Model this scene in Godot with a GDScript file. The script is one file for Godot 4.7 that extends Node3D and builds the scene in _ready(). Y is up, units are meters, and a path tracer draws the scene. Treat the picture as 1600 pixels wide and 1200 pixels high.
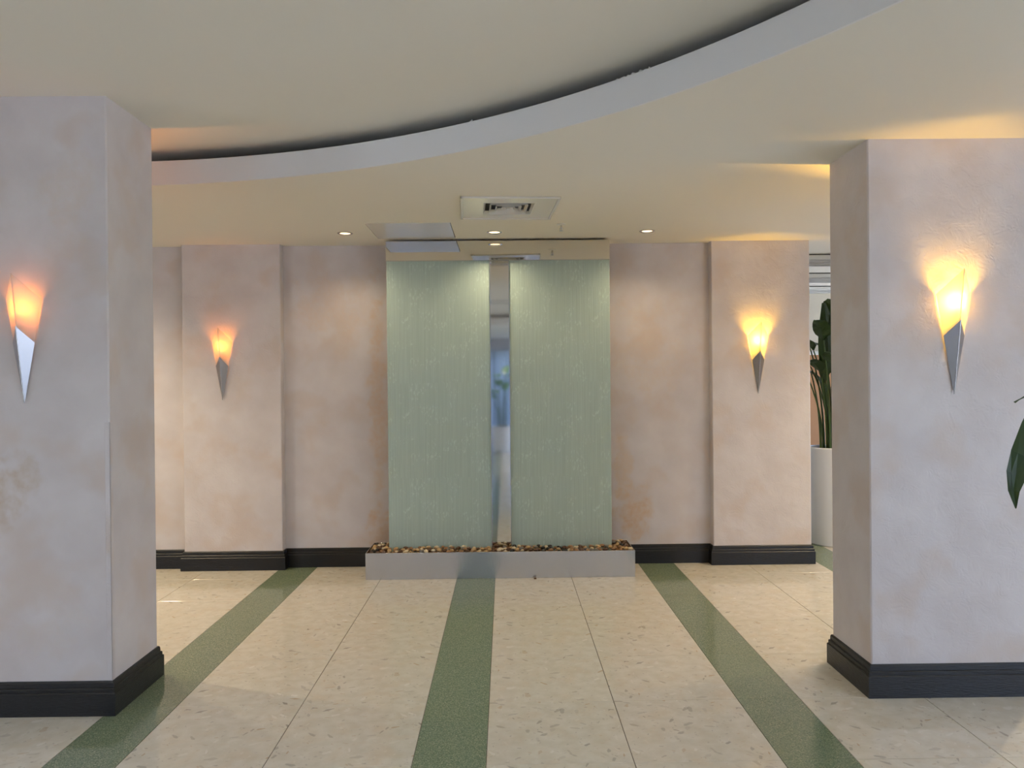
extends Node3D
# Hotel foyer: a steel and glass water wall between two plaster pillars.
# Plan coordinates: X to the right, Z away from the camera (Godot z = -Z), metres.

const EYE := 1.545          # camera height
const CEIL := 2.70          # lower ceiling
const TOP := 2.90           # raised ceiling inside the curve
const CURVE := Vector2(-2.411, 0.332)   # centre of the curved ceiling edge
const CURVE_R := 4.153
const WALL_Z := 6.48        # wall behind the fountain
const PIL_Z := 6.39         # face of its pilasters
const VENT := Vector2(0.032, 5.115)     # air vent before the fountain
const VENT_TURN := 0.05
const PANEL := Vector2(-0.695, 5.875)   # access panel

var M := {}
var rng := RandomNumberGenerator.new()
var used := {}

# ------------------------------------------------------------------ helpers
func P(x: float, y: float, z: float) -> Vector3:
	return Vector3(x, y, -z)

func begin() -> SurfaceTool:
	var st := SurfaceTool.new()
	st.begin(Mesh.PRIMITIVE_TRIANGLES)
	return st

func put(st: SurfaceTool, p: Vector3, n: Vector3, shift: Vector2, smooth_n = null) -> void:
	var a := n.abs()
	var uv := Vector2(p.x, p.z)
	if a.z >= a.x and a.z >= a.y: uv = Vector2(p.x, -p.y)
	elif a.x >= a.y: uv = Vector2(p.z, -p.y)
	st.set_normal(n if smooth_n == null else smooth_n)
	st.set_uv(uv + shift)
	st.add_vertex(p)

# a flat polygon that looks towards `out`
func face(st: SurfaceTool, pts: Array, out: Vector3, shift := Vector2.ZERO) -> void:
	var n := Vector3.ZERO
	for i in range(1, pts.size() - 1):
		n += (pts[i] - pts[0]).cross(pts[i + 1] - pts[0])
	n = n.normalized()
	var order := pts.duplicate()
	if n.dot(out) > 0: order.reverse()
	else: n = -n
	for i in range(1, order.size() - 1):
		put(st, order[0], n, shift); put(st, order[i], n, shift); put(st, order[i + 1], n, shift)

# quad with a normal of its own at each corner
func quad_smooth(st: SurfaceTool, p: Array, ns: Array) -> void:
	var n: Vector3 = (p[1] - p[0]).cross(p[2] - p[0])
	if n.length() < 1e-12: n = (p[2] - p[0]).cross(p[3] - p[0])
	var ids := [0, 1, 2, 0, 2, 3]
	if n.dot(ns[0] + ns[2]) > 0: ids = [0, 2, 1, 0, 3, 2]
	for i in ids: put(st, p[i], ns[i], Vector2.ZERO, ns[i])

func add_box(st: SurfaceTool, lo: Vector3, hi: Vector3, b := 0.0, shift := Vector2.ZERO) -> void:
	var a := lo.min(hi); var c := lo.max(hi)
	var mid := (a + c) * 0.5
	var h := (c - a) * 0.5
	b = minf(b, minf(h.x, minf(h.y, h.z)) * 0.9)
	var ax := [Vector3.RIGHT, Vector3.UP, Vector3.BACK]
	for i in 3:
		var j: int = (i + 1) % 3
		var k: int = (i + 2) % 3
		for s in [-1.0, 1.0]:
			var o: Vector3 = ax[i] * h[i] * s
			var u: Vector3 = ax[j] * (h[j] - b)
			var v: Vector3 = ax[k] * (h[k] - b)
			face(st, [mid + o - u - v, mid + o + u - v, mid + o + u + v, mid + o - u + v], o, shift)
			if b > 0:
				for t in [-1.0, 1.0]:      # bevels along the axis k
					var p1: Vector3 = ax[i] * h[i] * s + ax[j] * (h[j] - b) * t
					var p2: Vector3 = ax[i] * (h[i] - b) * s + ax[j] * h[j] * t
					face(st, [mid + p1 - v, mid + p2 - v, mid + p2 + v, mid + p1 + v], p1 + p2, shift)
	if b > 0:
		for sx in [-1.0, 1.0]:
			for sy in [-1.0, 1.0]:
				for sz in [-1.0, 1.0]:
					var q := Vector3(sx, sy, sz)
					face(st, [mid + q * Vector3(h.x, h.y - b, h.z - b), mid + q * Vector3(h.x - b, h.y, h.z - b), mid + q * Vector3(h.x - b, h.y - b, h.z)], q, shift)

# profile of (radius, height) points turned round the y axis at `at`
func add_lathe(st: SurfaceTool, at: Vector3, prof: Array, seg := 32) -> void:
	for i in range(prof.size() - 1):
		var a: Vector2 = prof[i]; var c: Vector2 = prof[i + 1]
		var d := (c - a).normalized()
		var n2 := Vector2(d.y, -d.x)
		for k in seg:
			var t0 := TAU * k / seg; var t1 := TAU * (k + 1) / seg
			var d0 := Vector3(cos(t0), 0, sin(t0)); var d1 := Vector3(cos(t1), 0, sin(t1))
			quad_smooth(st, [at + d0 * a.x + Vector3.UP * a.y, at + d1 * a.x + Vector3.UP * a.y, at + d1 * c.x + Vector3.UP * c.y, at + d0 * c.x + Vector3.UP * c.y],
				[d0 * n2.x + Vector3.UP * n2.y, d1 * n2.x + Vector3.UP * n2.y, d1 * n2.x + Vector3.UP * n2.y, d0 * n2.x + Vector3.UP * n2.y])

func add_tube(st: SurfaceTool, pts: Array, r0: float, r1: float, seg := 8) -> void:
	var rings := []
	var side := Vector3.RIGHT
	for i in pts.size():
		var d: Vector3 = (pts[mini(i + 1, pts.size() - 1)] - pts[maxi(i - 1, 0)]).normalized()
		var u := d.cross(side)
		if u.length() < 0.1: u = d.cross(Vector3.BACK)
		u = u.normalized()
		var v := d.cross(u).normalized()
		var ring := []
		for k in seg:
			var t := TAU * k / seg
			ring.append(u * cos(t) + v * sin(t))
		rings.append(ring)
	for i in range(pts.size() - 1):
		var ra := lerpf(r0, r1, float(i) / (pts.size() - 1))
		var rb := lerpf(r0, r1, float(i + 1) / (pts.size() - 1))
		for k in seg:
			var k2: int = (k + 1) % seg
			quad_smooth(st, [pts[i] + rings[i][k] * ra, pts[i] + rings[i][k2] * ra, pts[i + 1] + rings[i + 1][k2] * rb, pts[i + 1] + rings[i + 1][k] * rb],
				[rings[i][k], rings[i][k2], rings[i + 1][k2], rings[i + 1][k]])
	for e in [0, pts.size() - 1]:
		var cap := []
		for k in seg: cap.append(pts[e] + rings[e][k] * (r0 if e == 0 else r1))
		face(st, cap, (pts[e] - pts[1 if e == 0 else e - 1]))

func numbered(called: String) -> String:
	var n: int = used.get(called, 0)
	used[called] = n + 1
	return called if n == 0 else "%s_%03d" % [called, n]

func obj(called: String, st, material: Material, parent: Node = self) -> MeshInstance3D:
	var o := MeshInstance3D.new()
	o.name = numbered(called) if parent == self else called
	o.mesh = st.commit() if st is SurfaceTool else st
	o.material_override = material
	o.cast_shadow = GeometryInstance3D.SHADOW_CASTING_SETTING_ON
	parent.add_child(o, true)
	return o

func tag(o: Node, label: String, category: String, group := "") -> Node:
	o.set_meta("label", label); o.set_meta("category", category)
	if group: o.set_meta("group", group)
	return o

func struct(o: Node, label := "") -> Node:
	o.set_meta("kind", "structure")
	if label: o.set_meta("label", label)
	return o

func base(called: String, at := Vector3.ZERO) -> Node3D:
	var o := Node3D.new()
	o.name = numbered(called)
	add_child(o)
	o.position = at
	return o

func box_part(called: String, lo: Vector3, hi: Vector3, m: Material, parent: Node, b := 0.0) -> MeshInstance3D:
	var st := begin()
	add_box(st, lo, hi, b)
	return obj(called, st, m, parent)

# ------------------------------------------------------------------ materials
func mat(c: Color, rough := 0.6, metal := 0.0, spec := 0.5) -> StandardMaterial3D:
	var m := StandardMaterial3D.new()
	m.albedo_color = c; m.roughness = rough; m.metallic = metal; m.metallic_specular = spec
	return m

func noise_image(size: int, freq: float, seed_: int, oct := 4, warp := 0.0) -> Image:
	var n := FastNoiseLite.new()
	n.seed = seed_; n.frequency = freq; n.noise_type = FastNoiseLite.TYPE_SIMPLEX_SMOOTH
	n.fractal_octaves = oct
	if warp > 0:
		n.domain_warp_enabled = true; n.domain_warp_amplitude = warp; n.domain_warp_frequency = freq * 1.5
	return n.get_seamless_image(size, size)

func tex(im: Image) -> ImageTexture:
	im.generate_mipmaps()
	return ImageTexture.create_from_image(im)

# mottled colour: c0..c1 by a coarse noise, tinted by a second towards c2
func mottle(size: int, c0: Color, c1: Color, c2: Color, f1: float, f2: float, seed_: int, tint := 0.6) -> Image:
	var a := noise_image(size, f1, seed_, 5, 30.0)
	var b := noise_image(size, f2, seed_ + 7, 4, 20.0)
	var da := a.get_data(); var db := b.get_data()
	var sa := da.size() / (size * size); var sb := db.size() / (size * size)
	var out := PackedByteArray(); out.resize(size * size * 3)
	for i in size * size:
		var u := da[i * sa] / 255.0
		var v := smoothstep(0.5, 0.95, db[i * sb] / 255.0) * tint
		var c := c0.lerp(c1, u).lerp(c2, v)
		out[i * 3] = int(c.r * 255); out[i * 3 + 1] = int(c.g * 255); out[i * 3 + 2] = int(c.b * 255)
	return Image.create_from_data(size, size, false, Image.FORMAT_RGB8, out)

# soft-edged stains with a grain of their own, in metres of the image (w x h metres); each [x, y from top, rx, ry, colour, strength]
func stain(im: Image, w: float, h: float, spots: Array, seed_: int) -> void:
	var n := FastNoiseLite.new(); n.seed = seed_; n.frequency = 2.2; n.fractal_octaves = 5
	var sx := im.get_width() / w; var sy := im.get_height() / h
	for s in spots:
		for py in range(maxi(0, int((s[1] - s[3] * 1.6) * sy)), mini(im.get_height(), int((s[1] + s[3] * 1.6) * sy))):
			for px in range(maxi(0, int((s[0] - s[2] * 1.6) * sx)), mini(im.get_width(), int((s[0] + s[2] * 1.6) * sx))):
				var x := px / sx; var y := py / sy
				var d := Vector2((x - s[0]) / s[2], (y - s[1]) / s[3]).length() + n.get_noise_2d(x * 2.0, y * 2.0) * 0.9
				var k: float = (1.0 - smoothstep(0.35, 1.05, d)) * s[5] * (0.75 + 0.5 * n.get_noise_2d(x * 9.0, y * 9.0))
				if k > 0: im.set_pixel(px, py, im.get_pixel(px, py).lerp(s[4], clampf(k, 0, 1)))

func tile_image(size: int, metres: float) -> Image:
	var im := mottle(size, Color(0.815, 0.79, 0.725), Color(0.87, 0.85, 0.80), Color(0.83, 0.775, 0.685), 0.012, 0.006, 11, 0.45)
	var px := size / metres
	var r := RandomNumberGenerator.new(); r.seed = 5
	var tones := [Color(0.60, 0.575, 0.54), Color(0.55, 0.515, 0.48), Color(0.70, 0.665, 0.60), Color(0.91, 0.89, 0.85), Color(0.74, 0.64, 0.52), Color(0.92, 0.9, 0.86), Color(0.66, 0.63, 0.59)]
	for i in 900:
		var big := r.randf()
		var la: float = (0.004 + 0.006 * r.randf() if big < 0.82 else 0.012 + 0.018 * r.randf()) * px
		var lb: float = la * r.randf_range(0.22, 0.5)
		var c: Color = tones[r.randi() % tones.size()]
		var mix := r.randf_range(0.18, 0.45) if big < 0.96 else 0.62
		var cx := r.randf() * size; var cy := r.randf() * size; var an := r.randf() * TAU
		var ca := cos(an); var sa := sin(an); var wob := r.randf() * 6.0
		for y in range(int(cy - la) - 1, int(cy + la) + 2):
			for x in range(int(cx - la) - 1, int(cx + la) + 2):
				var dx := x - cx; var dy := y - cy
				var p := (dx * ca + dy * sa) / la; var q := (dy * ca - dx * sa) / lb
				var e := p * p + q * q + 0.22 * sin(p * 5.0 + wob) + 0.15 * sin(q * 4.0 + wob * 2.0)
				if e < 1.0:
					var ix := posmod(x, size); var iy := posmod(y, size)
					im.set_pixel(ix, iy, im.get_pixel(ix, iy).lerp(c, mix * clampf((1.0 - e) * 3.0, 0, 1)))
	return im

func speckle_image(size: int, cols: Array, seed_: int) -> Image:
	var r := RandomNumberGenerator.new(); r.seed = seed_
	var out := PackedByteArray(); out.resize(size * size * 3)
	for i in size * size:
		var c: Color = cols[r.randi() % cols.size()]
		out[i * 3] = int(c.r * 255); out[i * 3 + 1] = int(c.g * 255); out[i * 3 + 2] = int(c.b * 255)
	return Image.create_from_data(size, size, false, Image.FORMAT_RGB8, out)

# vertical streaks and droplets: the relief of water running down the glass
func water_relief(size: int) -> Image:
	var n := FastNoiseLite.new(); n.seed = 21; n.frequency = 0.05; n.fractal_octaves = 4
	var d := FastNoiseLite.new(); d.seed = 33; d.frequency = 0.035; d.fractal_octaves = 3
	var out := PackedByteArray(); out.resize(size * size)
	for y in size:
		for x in size:
			var v := n.get_noise_2d(x * 1.0, y * 0.02) * 0.6 + d.get_noise_2d(x * 1.2, y * 0.4) * 0.14
			out[y * size + x] = int(clampf(0.5 + v * 0.5, 0, 1) * 255)
	return Image.create_from_data(size, size, false, Image.FORMAT_L8, out)

# pale lime streaks left by the water, and reflected sparkle painted in as paler blotches
func streak_image(size: int) -> Image:
	var n := FastNoiseLite.new(); n.seed = 61; n.frequency = 0.06; n.fractal_octaves = 4
	var d := FastNoiseLite.new(); d.seed = 67; d.frequency = 0.03; d.fractal_octaves = 4
	var p := FastNoiseLite.new(); p.seed = 71; p.frequency = 0.004
	var out := PackedByteArray(); out.resize(size * size * 3)
	for y in size:
		for x in size:
			var v := 0.93 + 0.04 * n.get_noise_2d(x, y * 0.012)
			var sparkle := smoothstep(0.18, 0.5, d.get_noise_2d(x * 1.5, y * 0.45)) * smoothstep(0.0, 0.4, p.get_noise_2d(x, y))
			v += 0.15 * sparkle
			var o := (y * size + x) * 3
			out[o] = int(clampf(v, 0, 1) * 255); out[o + 1] = int(clampf(v, 0, 1) * 255); out[o + 2] = int(clampf(v + 0.01 * sparkle, 0, 1) * 255)
	return Image.create_from_data(size, size, false, Image.FORMAT_RGB8, out)

# the plaster pattern (2.6 m a side) laid over an image of w x h metres
func laid_plaster(pl: Image, w: float, h: float, ppm: int) -> Image:
	var unit := pl.duplicate() as Image
	var px := int(2.6 * ppm)
	unit.resize(px, px)
	var im := Image.create(int(w * ppm), int(h * ppm), false, Image.FORMAT_RGB8)
	for i in int(w / 2.6) + 1:
		for j in int(h / 2.6) + 1:
			im.blit_rect(unit, Rect2i(0, 0, px, px), Vector2i(i * px, j * px))
	return im

func make_materials() -> void:
	# polished plaster
	var pl := mottle(1024, Color(0.80, 0.765, 0.755), Color(0.855, 0.83, 0.825), Color(0.805, 0.73, 0.67), 0.006, 0.0045, 3, 0.5)
	var relief := tex(noise_image(1024, 0.012, 77, 4, 60.0))
	var w := mat(Color.WHITE, 0.42, 0.0, 0.45)
	w.albedo_texture = tex(pl)
	w.uv1_triplanar = true; w.uv1_world_triplanar = true; w.uv1_scale = Vector3.ONE / 2.6
	w.heightmap_enabled = true; w.heightmap_texture = relief; w.heightmap_scale = 0.28
	M.plaster = w
	# the wall behind the fountain, with its water stains (8.6 m x 2.7 m image laid on by metres, x from -6)
	var wall_im := laid_plaster(pl, 8.6, 2.7, 200)
	var ochre := Color(0.80, 0.62, 0.43)
	stain(wall_im, 8.6, 2.7, [[7.07, 2.28, 0.22, 0.22, ochre, 0.5], [6.98, 1.9, 0.1, 0.3, Color(0.84, 0.70, 0.55), 0.4], [4.95, 2.42, 0.14, 0.2, ochre, 0.42], [4.93, 1.4, 0.10, 1.0, Color(0.82, 0.69, 0.57), 0.5], [4.55, 0.5, 0.35, 0.3, Color(0.84, 0.74, 0.66), 0.4], [7.2, 0.9, 0.35, 0.5, Color(0.85, 0.75, 0.66), 0.3]], 9)
	var ws := mat(Color.WHITE, 0.42, 0.0, 0.45)
	ws.albedo_texture = tex(wall_im)
	ws.uv1_scale = Vector3(1 / 8.6, 1 / 2.7, 1); ws.uv1_offset = Vector3(6.0 / 8.6, 1.0, 0)
	M.stained_plaster = ws
	var pim := laid_plaster(pl, 2.4, 2.9, 300)
	stain(pim, 2.4, 2.9, [[0.28, 1.82, 0.16, 0.16, Color(0.74, 0.64, 0.53), 0.6], [0.10, 1.7, 0.10, 0.2, Color(0.78, 0.70, 0.62), 0.5], [0.62, 0.5, 0.15, 0.3, Color(0.83, 0.76, 0.70), 0.4], [0.5, 2.5, 0.2, 0.12, Color(0.82, 0.77, 0.73), 0.4]], 15)
	var pp := mat(Color.WHITE, 0.42, 0.0, 0.45)
	pp.albedo_texture = tex(pim)
	pp.uv1_scale = Vector3(1 / 2.4, 1 / 2.9, 1); pp.uv1_offset = Vector3(2.655 / 2.4, 1.0, 0)
	M.stained_pillar = pp
	# ceilings
	M.ceiling = mat(Color(0.91, 0.90, 0.86), 0.75, 0.0, 0.3)
	M.fascia = mat(Color(0.91, 0.91, 0.91), 0.7, 0.0, 0.3)
	M.white = mat(Color(0.87, 0.87, 0.85), 0.35)
	M.gloss_white = mat(Color(0.88, 0.87, 0.84), 0.12, 0.0, 0.5)
	M.duct = mat(Color(0.62, 0.63, 0.64), 0.45, 0.8)
	M.base = mat(Color(0.055, 0.05, 0.046), 0.36, 0.0, 0.5)
	var grain := noise_image(512, 0.03, 41, 4)
	M.base.uv1_triplanar = true; M.base.uv1_world_triplanar = true; M.base.uv1_scale = Vector3(1.0, 14.0, 1.0)
	M.base.heightmap_enabled = true; M.base.heightmap_texture = tex(grain); M.base.heightmap_scale = 0.12
	# floor
	var t := mat(Color.WHITE, 0.10, 0.0, 0.5)
	t.albedo_texture = tex(tile_image(1024, 1.2)); t.uv1_scale = Vector3.ONE / 1.2
	M.tile = t
	var g := mat(Color(0.97, 0.93, 0.97), 0.10, 0.0, 0.5)
	g.albedo_texture = tex(speckle_image(256, [Color(0.46, 0.55, 0.42), Color(0.53, 0.61, 0.48), Color(0.40, 0.49, 0.38), Color(0.50, 0.58, 0.45), Color(0.66, 0.71, 0.57), Color(0.44, 0.54, 0.43)], 8)); g.uv1_scale = Vector3.ONE / 0.7
	M.green_tile = g
	M.grout = mat(Color(0.42, 0.38, 0.32), 0.9)
	# metals
	M.mirror = mat(Color(0.88, 0.865, 0.84), 0.045, 1.0)
	var br := noise_image(512, 0.02, 52, 4)
	M.steel = mat(Color(0.80, 0.80, 0.81), 0.27, 1.0)
	M.steel.uv1_triplanar = true; M.steel.uv1_world_triplanar = true; M.steel.uv1_scale = Vector3(3.0, 0.6, 3.0)
	M.steel.heightmap_enabled = true; M.steel.heightmap_texture = tex(br); M.steel.heightmap_scale = 0.03
	M.alu = mat(Color(0.66, 0.66, 0.67), 0.28, 1.0)
	M.chrome = mat(Color(0.82, 0.82, 0.82), 0.12, 1.0)
	# water wall glass
	var wg := mat(Color(0.80, 0.88, 0.83, 0.90), 0.18, 0.0, 0.55)
	wg.transparency = BaseMaterial3D.TRANSPARENCY_ALPHA
	wg.uv1_triplanar = true; wg.uv1_world_triplanar = true; wg.uv1_scale = Vector3(1.3, 1.3, 1.3)
	wg.heightmap_enabled = true; wg.heightmap_texture = tex(water_relief(1024)); wg.heightmap_scale = 0.22
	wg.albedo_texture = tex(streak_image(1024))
	M.water_glass = wg
	M.lamp_glass = mat(Color(0.92, 0.89, 0.86, 0.80), 0.35)
	M.lamp_glass.transparency = BaseMaterial3D.TRANSPARENCY_ALPHA
	M.lamp_glass.backlight_enabled = true; M.lamp_glass.backlight = Color(1.0, 0.98, 0.95)
	var pane := mat(Color(0.93, 0.96, 0.96, 0.06), 0.03)
	pane.transparency = BaseMaterial3D.TRANSPARENCY_ALPHA
	M.pane = pane
	M.frame = mat(Color(0.35, 0.36, 0.37), 0.4, 0.6)
	M.blind = mat(Color(0.62, 0.62, 0.64), 0.85)
	M.curtain = mat(Color(0.55, 0.585, 0.615), 0.9)
	M.curtain.backlight_enabled = true; M.curtain.backlight = Color(0.5, 0.56, 0.62)
	M.pave = mat(Color(0.72, 0.73, 0.73), 0.9)
	# plants
	M.leaf = mat(Color(0.30, 0.46, 0.16), 0.30)
	M.leaf.backlight_enabled = true; M.leaf.backlight = Color(0.25, 0.34, 0.10)
	M.dark_leaf = mat(Color(0.13, 0.21, 0.075), 0.42)
	M.dark_leaf.backlight_enabled = true; M.dark_leaf.backlight = Color(0.14, 0.2, 0.06)
	M.stem = mat(Color(0.27, 0.36, 0.16), 0.5)
	M.pot = mat(Color(0.86, 0.87, 0.89), 0.3)
	M.soil = mat(Color(0.10, 0.075, 0.055), 0.95)
	M.tan = mat(Color(0.72, 0.52, 0.34), 0.55)
	M.cream = mat(Color(0.82, 0.79, 0.72), 0.7)
	M.grille = mat(Color(0.28, 0.275, 0.26), 0.6)

# ------------------------------------------------------------------ structure
func chip_prism(st: SurfaceTool, plan: Array, y0: float, y1: float) -> void:
	var mid := Vector2.ZERO
	for p in plan: mid += p
	mid /= plan.size()
	var lo := []; var hi := []
	for p in plan:
		lo.append(P(p.x, y0, p.y)); hi.append(P(p.x, y1, p.y))
	face(st, lo, Vector3.DOWN); face(st, hi, Vector3.UP)
	for i in plan.size():
		var j: int = (i + 1) % plan.size()
		var e: Vector2 = (plan[i] + plan[j]) * 0.5 - mid
		face(st, [lo[i], lo[j], hi[j], hi[i]], P(e.x, 0, e.y))

# plaster block on a plan rectangle with softly chamfered vertical edges
func pier(called: String, x0: float, x1: float, z0: float, z1: float, y1: float, m: Material, parent: Node) -> MeshInstance3D:
	var c := 0.006
	var st := begin()
	chip_prism(st, [Vector2(x0 + c, z0), Vector2(x1 - c, z0), Vector2(x1, z0 + c), Vector2(x1, z1 - c), Vector2(x1 - c, z1), Vector2(x0 + c, z1), Vector2(x0, z1 - c), Vector2(x0, z0 + c)], 0.0, y1)
	return obj(called, st, m, parent)

# skirting swept along a plan line; the room lies on the right of the line's direction when side = 1
func skirting(called: String, line: Array, side: float, closed: bool, label: String) -> void:
	var prof := [Vector2(0.024, 0.0), Vector2(0.024, 0.104), Vector2(0.021, 0.108), Vector2(0.018, 0.1085), Vector2(0.018, 0.124), Vector2(0.015, 0.128), Vector2(0.011, 0.1285), Vector2(0.010, 0.150), Vector2(0.006, 0.157), Vector2(0.0, 0.158)]
	var n := line.size()
	var off := []
	for i in n:
		var p: Vector2 = line[i]
		var a: Vector2 = line[(i - 1 + n) % n]; var b: Vector2 = line[(i + 1) % n]
		var d0 := (p - a).normalized() if closed or i > 0 else (b - p).normalized()
		var d1 := (b - p).normalized() if closed or i < n - 1 else d0
		var n0 := Vector2(d0.y, -d0.x) * side; var n1 := Vector2(d1.y, -d1.x) * side
		off.append((n0 + n1) / (1.0 + n0.dot(n1)))
	var st := begin()
	var last := n if closed else n - 1
	for i in last:
		var j: int = (i + 1) % n
		var d: Vector2 = (line[j] - line[i]).normalized()
		var o2 := Vector2(d.y, -d.x) * side
		for k in range(prof.size() - 1):
			var q := []
			for c in [[i, k], [j, k], [j, k + 1], [i, k + 1]]:
				var pt: Vector2 = line[c[0]] + off[c[0]] * prof[c[1]].x
				q.append(P(pt.x, prof[c[1]].y, pt.y))
			face(st, q, P(o2.x, 0.4 if prof[k + 1].x < prof[k].x else 0.0, o2.y))
	if not closed:
		for e in [0, n - 1]:
			var q := [P(line[e].x, 0, line[e].y)]
			for k in prof.size():
				var pt: Vector2 = line[e] + off[e] * prof[k].x
				q.append(P(pt.x, prof[k].y, pt.y))
			var away: Vector2 = line[e] - line[1 if e == 0 else n - 2]
			face(st, q, P(away.x, 0, away.y))
	struct(obj(called, st, M.base), label)

func build_floor() -> void:
	var f := base("floor")
	struct(f, "polished beige terrazzo tile floor with green strips")
	box_part("screed", P(-7.2, -0.25, -8.2), P(6.2, -0.003, 10.5), M.grout, f)
	var r := RandomNumberGenerator.new(); r.seed = 4
	var tiles := []; var greens := []
	for i in 10:
		var st := begin()
		add_box(st, Vector3(-0.2983, -0.02, -0.299), Vector3(0.2983, 0.0, 0.299), 0.0008, Vector2(r.randf() * 3.0, r.randf() * 3.0))
		tiles.append(st.commit())
	for i in 4:
		var st := begin()
		add_box(st, Vector3(-0.1493, -0.02, -0.2996), Vector3(0.1493, 0.0, 0.2996), 0.0006, Vector2(r.randf() * 3.0, r.randf() * 3.0))
		greens.append(st.commit())
	var rest := begin(); var rest_green := begin()
	for k in range(-4, 4):
		var x0 := -0.391 + 1.5 * k          # left edge of a green strip
		for row in range(-18, 12):
			var zc := 3.095 + 0.6 * row + 0.3
			if zc > 10.3 or zc < -8: continue
			for c in 3:
				var xc: float = x0 + [0.15, 0.6, 1.2][c]
				if xc < -6.9 or xc > 5.9: continue
				var near := row >= -1 and row <= 6 and absf(xc - 0.1) < 4.0
				var mesh: Mesh = greens[r.randi() % 4] if c == 0 else tiles[r.randi() % 10]
				if near:
					var o := obj("green_tile" if c == 0 else "tile", mesh, M.green_tile if c == 0 else M.tile, f)
					o.position = P(xc, 0, zc)
				else:
					(rest_green if c == 0 else rest).append_from(mesh, 0, Transform3D(Basis(), P(xc, 0, zc)))
	obj("distant_tiles", rest, M.tile, f).set_meta("kind", "stuff")
	obj("distant_green_tiles", rest_green, M.green_tile, f).set_meta("kind", "stuff")

func ring_point(a: float, r: float) -> Vector2:
	return CURVE + Vector2(cos(a), sin(a)) * r

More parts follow.
